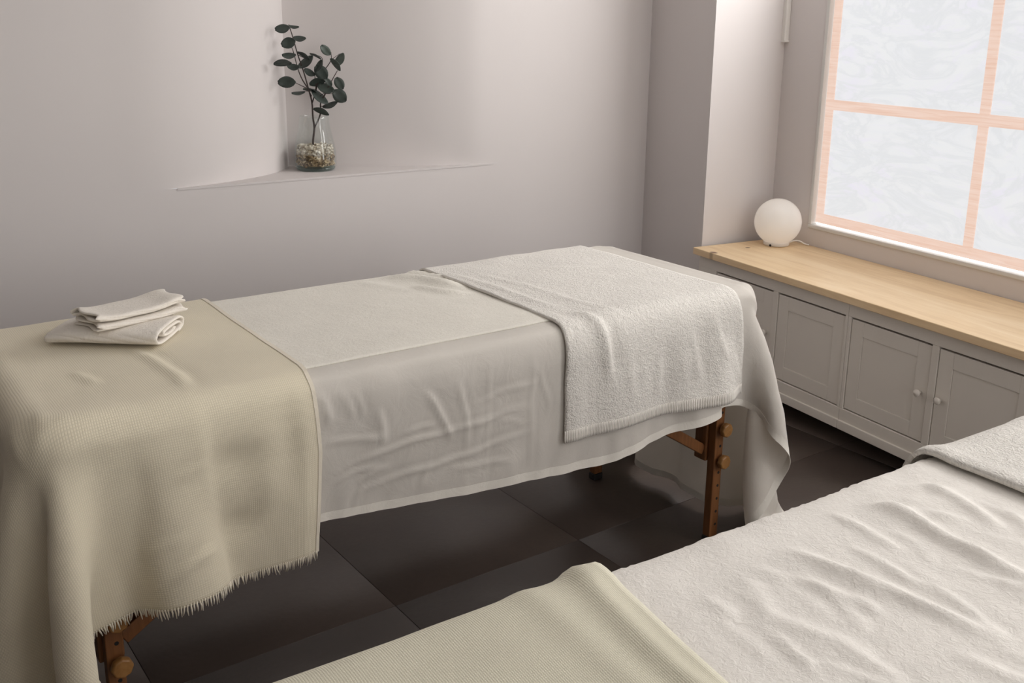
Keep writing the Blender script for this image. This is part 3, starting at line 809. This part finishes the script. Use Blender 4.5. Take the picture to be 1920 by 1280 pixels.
# one long fold line down the side, soft hollows to its right, small creases by the hem
step = 1 / (1 + np.exp((Gw[..., 0] - 0.552) / 0.006))
d_ += nr * inx * (0.010 * step * np.exp(-np.maximum(0.552 - Gw[..., 0], 0) / 0.07) + dent(0.60, 0.63, 0.05, 0.035, 0.012) + dent(0.595, 0.50, 0.04, 0.03, 0.012) + dent(0.72, 0.66, 0.03, 0.07, 0.007)
      + dent(0.42, 0.60, 0.03, 0.10, 0.008) + dent(0.665, 0.56, 0.03, 0.05, -0.006))
d_ += nr * (ridge(Gw, 0.44, side(0.435), 0.54, side(0.475), 0.006, 0.008, 2, 0.01) + ridge(Gw, 0.40, side(0.50), 0.49, side(0.515), 0.003, 0.007, 6) + ridge(Gw, 0.48, side(0.615), 0.55, side(0.64), 0.004, 0.008, 7))
d_ += ridge(Gw, 0.535, 2.12, 0.552, TY0 + 0.02, 0.005, 0.012, 4, 0.004) + ridge(Gw, 0.40, 2.02, 0.415, 1.90, 0.004, 0.010, 5) + ridge(Gw, 0.33, TY0 - 0.035, 0.56, TY0 - 0.02, 0.003, 0.008, 8)
P = P + N * np.maximum(d_, -0.0015)[..., None]
fx = np.clip((Gw[..., 0] - 0.60) / 0.19, 0, 1) ** 1.5
dr_ = np.interp(Gw[..., 1], [side(0.42) - 0.03, side(0.42), side(0.60), side(0.75), TY0 + 0.06, 2.42], [0.034, 0.032, 0.012, 0.016, 0.010, 0.0])
P[..., 0] -= fx * dr_
blanket, bb = cloth_mesh('blanket', P, Gw, 'blanket_waffle', 0.003)
tag(blanket, 'beige woven blanket with frayed fringe over the left end of farther table', 'blanket')
N = grid_normals(P)
edge_band('selvedge', P, Gw, N, (slice(P.shape[0] - 2, None), slice(None)), 'fringe_cotton', blanket, bb, 0.0012)
fb = MB(); r2 = random.Random(5)
def strands(A, B_, nn, step):
    """A: hem points, B_: points one row in"""
    for i in range(len(A) - 1):
        for t in np.arange(0, 1, step):
            p = A[i] * (1 - t) + A[i + 1] * t; d = A[i] - B_[i]; d = d / (np.linalg.norm(d) + 1e-9)
            tang = A[i + 1] - A[i]; tang = tang / (np.linalg.norm(tang) + 1e-9)
            L = 0.013 * r2.uniform(0.6, 1.3); k = tang * r2.uniform(-0.35, 0.35)
            q = p + (d + k) * L * 0.5 + nn[i] * r2.uniform(-.002, .002); e = q + (d + k * r2.uniform(-1, 2)) * L * 0.5 + np.array([0, 0, -0.003])
            fb.tube([x - np.array(bb) for x in (p - d * 0.004, q, e)], [0.0017, 0.0016, 0.0008], 4)
strands(P[:, 0], P[:, 1], N[:, 0], 0.5)
strands(P[0, :], P[1, :], N[0, :], 0.5)
fringe = fb.build('fringe', 'fringe_cotton', blanket, smooth=True); fringe['kind'] = 'stuff'

# --- second table: fleece cover, towel and pale blanket, all in that table's own frame
M2 = Matrix.Translation(T2_LOC) @ Matrix.Rotation(T2_ROT, 4, 'Z')
Minv = M2.inverted()
def t2(x, y):
    p = Minv @ Vector((x, y, 0)); return p.x, p.y
def place2(P):
    c, s = math.cos(T2_ROT), math.sin(T2_ROT)
    Q = P.copy(); Q[..., 0] = P[..., 0] * c - P[..., 1] * s + T2_LOC.x; Q[..., 1] = P[..., 0] * s + P[..., 1] * c + T2_LOC.y
    return Q
hx2, hy2 = (TX1 - TX0) / 2, (TY1 - TY0) / 2
def ridge2(G, x0, y0, x1, y1, *a):
    return ridge(G, *t2(x0, y0), *t2(x1, y1), *a)
P, G = drape(-hx2 + 0.02, hx2 + 0.10, -hy2 - 0.12, hy2 + 0.20, 0.03, 0.006, seed=21, steps=70)
P, G = upsample(P, 4), upsample(G, 4); N = grid_normals(P)
d_ = 0.0015 * smooth_noise(G, 45, 2, 9, 40)
rr = random.Random(12)
rl = [(1.005, 0.79, 1.055, 0.47, 0.008, 0.012), (0.93, 0.78, 0.99, 0.60, 0.003, 0.010), (1.235, 0.80, 1.205, 0.56, 0.010, 0.014), (1.15, 0.82, 1.14, 0.66, 0.005, 0.010),
      (1.24, 0.66, 1.15, 0.42, 0.007, 0.014), (1.36, 0.80, 1.30, 0.62, 0.006, 0.011), (1.40, 0.70, 1.24, 0.50, 0.004, 0.012), (0.86, 0.70, 0.90, 0.52, 0.003, 0.012),
      (1.33, 0.58, 1.22, 0.40, 0.007, 0.012), (1.09, 0.74, 1.08, 0.60, 0.004, 0.008), (0.98, 0.52, 1.02, 0.34, 0.005, 0.012), (1.30, 0.81, 1.38, 0.72, 0.004, 0.012), (1.20, 0.80, 1.30, 0.66, 0.004, 0.010)]
for k in range(34):
    x, y, a, L = rr.uniform(0.8, 1.42), rr.uniform(0.36, 0.80), rr.uniform(-2.1, -1.2), rr.uniform(0.06, 0.18)
    rl.append((x, y, x + math.cos(a) * L, y + math.sin(a) * L, rr.uniform(0.0012, 0.003), rr.uniform(0.006, 0.012)))
for k, r in enumerate(rl): d_ += ridge2(G, *r, k, 0.008)
d_ += np.random.RandomState(4).uniform(0, 0.0022, d_.shape) * np.clip((G[..., 1] - hy2 + 0.06) / 0.05, 0.25, 1)
P = P + N * np.maximum(d_, -0.001)[..., None]
Pw = place2(P)
fl, _ = cloth_mesh('fleece_cover', Pw, G, 'bed_fleece', 0.005)
tag(fl, 'wrinkled white fleece cover on the foreground table', 'cover')
# frayed loop pile along its far silhouette is part of the cover
P, G = drape(*[t2(1.436, 0.7)[0], t2(1.98, 0.7)[0]], -hy2 - 0.15, hy2 + 0.22, 0.028, 0.020, seed=23, steps=70, bend=0.2)
P, G = upsample(P, UP), upsample(G, UP); N = grid_normals(P)
d_ = 0.0022 * smooth_noise(G, 55, 3, 10) + 0.006 * np.exp(-((G[..., 0] - G[0, 0, 0] - 0.02) / 0.022) ** 2)
P = P + N * np.maximum(d_, -0.001)[..., None]
tw2, _ = cloth_mesh('bath_towel', place2(P), G, 'towel_terry', 0.008)
tag(tw2, 'white terry towel across the right end of the foreground table', 'towel')
P, G = drape(-hx2 - 0.30, t2(0.756, 0.7)[0], -hy2 - 0.20, hy2 + 0.15, 0.028, 0.018, seed=27, steps=90, bend=0.2)
P, G = upsample(P, UP), upsample(G, UP); N = grid_normals(P)
xe = G[-1, 0, 0]
d_ = 0.0012 * smooth_noise(G, 65, 2, 7) + 0.006 * np.exp(-((G[..., 0] - xe + 0.030 + 0.01 * np.sin(G[..., 1] * 9)) / 0.016) ** 2) + 0.003 * np.exp(-((G[..., 0] - xe + 0.09 + 0.06 * (G[..., 1])) / 0.02) ** 2)
d_ += 0.009 * np.exp(-((G[..., 0] - xe + 0.005) ** 2 + (G[..., 1] - hy2 + 0.02) ** 2) / 0.035 ** 2)
P = P + N * np.maximum(d_, -0.001)[..., None]
P[..., 0] += -0.035 * np.clip((hy2 - 0.05 - G[..., 1]) / 0.3, 0, 1) * np.clip((G[..., 0] - xe + 0.3) / 0.3, 0, 1)
bl2, _ = cloth_mesh('blanket', place2(P), G, 'blanket_pale', 0.004)
tag(bl2, 'pale cream woven blanket on the foreground table', 'blanket')

# ------------------------------------------------------------------ two folded face towels on the blanket
def folded(name, prof, length, shape, thick, mat, loc, rz, nlen=26, waves=0.0, seed=1):
    """profile (w, z) polyline swept along the local x axis; shape(s)->(width scale, height scale, shift w, shift z)"""
    r = np.random.RandomState(seed); pr = np.array(spline(prof, 6)); n = len(pr)
    V = []; U = []; arc = np.concatenate([[0], np.cumsum(np.linalg.norm(np.diff(pr, axis=0), axis=1))])
    for i in range(nlen):
        s = i / (nlen - 1); sw, sh, dw, dz = shape(s)
        for j, (w, z) in enumerate(pr):
            ex = 0.010 * waves * math.sin(j * 0.55 + seed) * (1 if s < 0.06 or s > 0.94 else 0)
            V.append(((s - 0.5) * length + ex, w * sw + dw + 0.0012 * math.sin(s * 21 + j), z * sh + dz)); U.append((s * length, arc[j]))
    F = [(i * n + j, (i + 1) * n + j, (i + 1) * n + j + 1, i * n + j + 1) for i in range(nlen - 1) for j in range(n - 1)]
    o = link_mesh(name, V, F, mat, None, True, U); o.location = loc; o.rotation_euler = (0, 0, rz)
    s_ = o.modifiers.new('thickness', 'SOLIDIFY'); s_.thickness = thick; s_.offset = 0
    sb = o.modifiers.new('smooth', 'SUBSURF'); sb.levels = 1; sb.render_levels = 1
    return o
ZB = TZ + 0.0185
axis = math.atan2(2.108 - 2.262, 0.615 - 0.425)
roll = [(0.030, 0.022), (0.012, 0.017), (-0.018, 0.018), (-0.034, 0.024), (-0.026, 0.032), (0.010, 0.033), (0.046, 0.030), (0.060, 0.022), (0.052, 0.011), (0.010, 0.006), (-0.045, 0.006),
        (-0.068, 0.014), (-0.073, 0.026), (-0.062, 0.038), (-0.020, 0.044), (0.035, 0.044), (0.066, 0.038), (0.076, 0.024), (0.066, 0.010), (0.045, 0.004)]
def sh1(s):
    e = min(1.0, 0.30 + 0.70 * math.sin(min(1, s / 0.30) * math.pi / 2))
    return (0.90 + 0.10 * e, 0.46 * e + 0.30 if s > 0 else 0.46, 0, 0.001)
lt = folded('face_towel', roll, 0.245, sh1, 0.0065, 'face_towel', (0.524, 2.186, ZB + 0.0005), axis, seed=2)
tag(lt, 'rolled white face towel lying directly on the beige blanket', 'towel', 'folded face towels')
zig = [(-0.058, 0.003), (0.0, 0.0035), (0.058, 0.004), (0.067, 0.0075), (0.058, 0.011), (0.0, 0.011), (-0.055, 0.0115), (-0.062, 0.015), (-0.055, 0.0185), (0.0, 0.0185), (0.052, 0.0185),
       (0.060, 0.022), (0.052, 0.0255), (0.0, 0.026), (-0.050, 0.027), (-0.070, 0.022), (-0.076, 0.012)]
zig = [(-w, z) for w, z in zig]
def sh2(s):
    b = math.exp(-((s - 0.93) / 0.16) ** 2)
    return (0.78 - 0.06 * b, 1.08 + 0.34 * b + 0.22 * math.exp(-(s / 0.12) ** 2), 0, 0.0)
ut = folded('face_towel', zig, 0.205, sh2, 0.0055, 'face_towel', (0.560, 2.186, ZB + 0.0362), math.radians(15), waves=0.5, seed=5)
tag(ut, 'loosely folded white face towel, uppermost on the beige blanket', 'towel', 'folded face towels')

# ------------------------------------------------------------------ vase with pebbles and eucalyptus on the niche ledge
VX, VY = 1.590, 3.462
vz = SHELF + 0.0015
vase = empty('glass_vase', (VX, VY, vz)); tag(vase, 'clear glass vase standing on the niche ledge', 'vase')
outer = [(0.060, 0.0), (0.070, 0.004), (0.0765, 0.020), (0.0775, 0.045), (0.0745, 0.080), (0.066, 0.120), (0.0575, 0.160), (0.0535, 0.196)]
inner = [(r - 0.003, max(z, 0.012)) for r, z in reversed(outer)]; inner[-1] = (0.0, 0.012)
vp = [tuple(p) for p in spline(outer, 4)]; ip = [tuple(p) for p in spline(inner[:-2], 4)]
MB().lathe(vp + [(0.0522, 0.1975)] + ip, 56, caps=False).build('body', 'vase_glass', vase, smooth=True)
MB().lathe([(0.0, 0.0005), (0.059, 0.0005), (0.069, 0.0045), (0.0715, 0.011), (0.066, 0.0125), (0.0, 0.0125)], 56, caps=False).build('thick_base', 'vase_base_glass', vase, smooth=True)
def rad_at(z):
    for (r0, z0), (r1, z1) in zip(outer, outer[1:]):
        if z0 <= z <= z1: return r0 + (r1 - r0) * (z - z0) / (z1 - z0)
    return outer[-1][0]
def pebbles(z0, z1, count, mat, name, label, seed):
    r = random.Random(seed); m = MB()
    base = bmesh.new(); bmesh.ops.create_icosphere(base, subdivisions=1, radius=1.0)
    bv = [v.co.copy() for v in base.verts]; bf = [tuple(v.index for v in f.verts) for f in base.faces]; base.free()
    for i in range(count):
        z = r.uniform(z0, z1); R0 = rad_at(z) - 0.011
        a = r.uniform(0, 2 * math.pi); rr = R0 * (1 - r.random() ** 2.2 * 0.85)
        sc = Vector((r.uniform(.0055, .009), r.uniform(.0045, .0075), r.uniform(.0035, .006)))
        rot = Matrix.Rotation(r.uniform(0, 6.28), 3, 'Z') @ Matrix.Rotation(r.uniform(-.8, .8), 3, 'X')
        m._add([rot @ Vector((v.x * sc.x * r.uniform(.85, 1.1), v.y * sc.y, v.z * sc.z)) + Vector((rr * math.cos(a), rr * math.sin(a), z)) for v in bv], bf)
    m.lathe([(0, z0 - 0.003), (rad_at(z0) - 0.016, z0 - 0.002), (rad_at(z1) - 0.016, z1 - 0.002), (0, z1 - 0.002)], 24, caps=False)
    o = m.build(name, mat, None, smooth=True); o.location = (VX, VY, vz); tag(o, label, 'pebbles', kind='stuff'); return o
pebbles(0.019, 0.060, 420, 'pebble_brown', 'brown_pebbles', 'brown gravel layer at the bottom of the glass vase', 3)
pebbles(0.060, 0.093, 300, 'pebble_white', 'white_pebbles', 'white gravel layer on top inside the glass vase', 4)

S = 0.000462
CR = Vector((0.809, -0.587, 0.0)).normalized(); CD = Vector((0.41, 0.91, 0)).normalized()
def pl(zx, zy, depth=0.0):
    """branch sketch units -> metres about the vase foot"""
    r = (zx - 380) * S; h = (1196 - zy) * S
    f = 0.0
    if r < 0: f = r * 1.05
    return CR * r + CD * (f + depth) + Vector((0, 0, h + 0.012))
plant = empty('eucalyptus_branch', (VX, VY, vz))
tag(plant, 'artificial eucalyptus branch with round dark leaves in the glass vase', 'plant')
stems = [([(365, 1040), (367, 985), (380, 890), (371, 800), (368, 690), (345, 585), (312, 450), (272, 320), (237, 180), (213, 95)], 5.6, 2.2),
         ([(380, 890), (430, 785), (437, 690), (475, 620), (530, 520), (578, 440)], 4.5, 1.8),
         ([(345, 585), (300, 510), (270, 430), (240, 300), (228, 265)], 3.6, 1.6),
         ([(370, 695), (402, 590), (398, 480)], 3.4, 1.8), ([(402, 600), (440, 470), (490, 420), (530, 360), (532, 300)], 3.2, 1.5),
         ([(345, 585), (290, 555), (238, 528)], 2.8, 1.4), ([(437, 690), (480, 615), (430, 640)], 2.6, 1.4), ([(440, 470), (462, 350), (380, 316)], 2.2, 1.3),
         ([(368, 640), (340, 600), (265, 606)], 2.2, 1.2), ([(530, 360), (600, 310)], 1.8, 1.0), ([(475, 620), (560, 620)], 2.2, 1.2), ([(272, 320), (330, 350)], 2.0, 1.2), ([(437, 720), (480, 715)], 2.0, 1.2)]
for pts, ra, rb in stems:
    q = spline([tuple(pl(*p)) for p in pts], 5); k = len(q)
    MB().tube(q, [(ra + (rb - ra) * i / (k - 1)) * 1.6 * S for i in range(k)], 7).build('stem', 'stem_brown', plant, smooth=True)
leaves = [(165,125,100,62,8,0),(250,112,70,22,-5,0),(205,230,100,78,18,0),(290,198,88,40,-2,0),(205,325,95,42,2,0),(155,378,122,52,3,0),(235,410,85,45,-5,0),(318,325,95,30,-32,0),
          (332,375,130,58,38,0),(358,457,84,46,-30,0),(180,523,122,84,2,0),(265,608,92,22,6,0),(432,405,95,42,58,0),(450,455,116,94,-50,0),(415,532,112,62,12,0),(482,577,120,70,-15,0),
          (505,530,62,42,-50,0),(490,286,88,60,-45,1),(597,357,108,56,55,1),(566,392,105,42,-52,1),(590,540,92,72,-60,0),(590,636,112,98,-40,0),(430,645,145,58,-40,0),(512,708,112,36,20,0),
          (440,755,115,48,-22,0),(410,330,84,16,-25,0),(355,592,95,24,-12,0)]
for k, (cx, cy, L, wd, ang, pale) in enumerate(leaves):
    dep = rnd.uniform(-0.022, 0.004)
    c = pl(cx, cy, dep); L *= S * 1.12; wd *= 1.06; real_w = max(wd * S, L * 0.66)
    a = math.radians(ang); lx = CR * math.cos(a) + Vector((0, 0, math.sin(a)))
    ny_ = -CD; side_ = ny_.cross(lx)
    th = math.acos(min(1, wd * S / real_w)) * rnd.choice((-1, 1))
    sd = (side_ * math.cos(th) + ny_ * math.sin(th)).normalized(); nn = lx.cross(sd).normalized()
    n = 9; vs = []; fs = []
    for i in range(n):
        t = i / (n - 1); wv = real_w / 2 * (math.sin(math.pi * min(1, t * 0.96 + 0.03)) ** 0.62)
        cen = c + lx * (t - 0.5) * L + nn * (-0.004 * math.sin(math.pi * t))
        for jj, e in enumerate((-1, -0.5, 0, 0.5, 1)):
            vs.append(cen + sd * wv * e + nn * 0.0035 * e * e)
    for i in range(n - 1):
        for j in range(4): fs.append((i * 5 + j, (i + 1) * 5 + j, (i + 1) * 5 + j + 1, i * 5 + j + 1))
    lf = link_mesh('leaf', vs, fs, 'leaf_pale' if pale else 'leaf_dark', plant, True)
    so = lf.modifiers.new('thickness', 'SOLIDIFY'); so.thickness = 0.0012
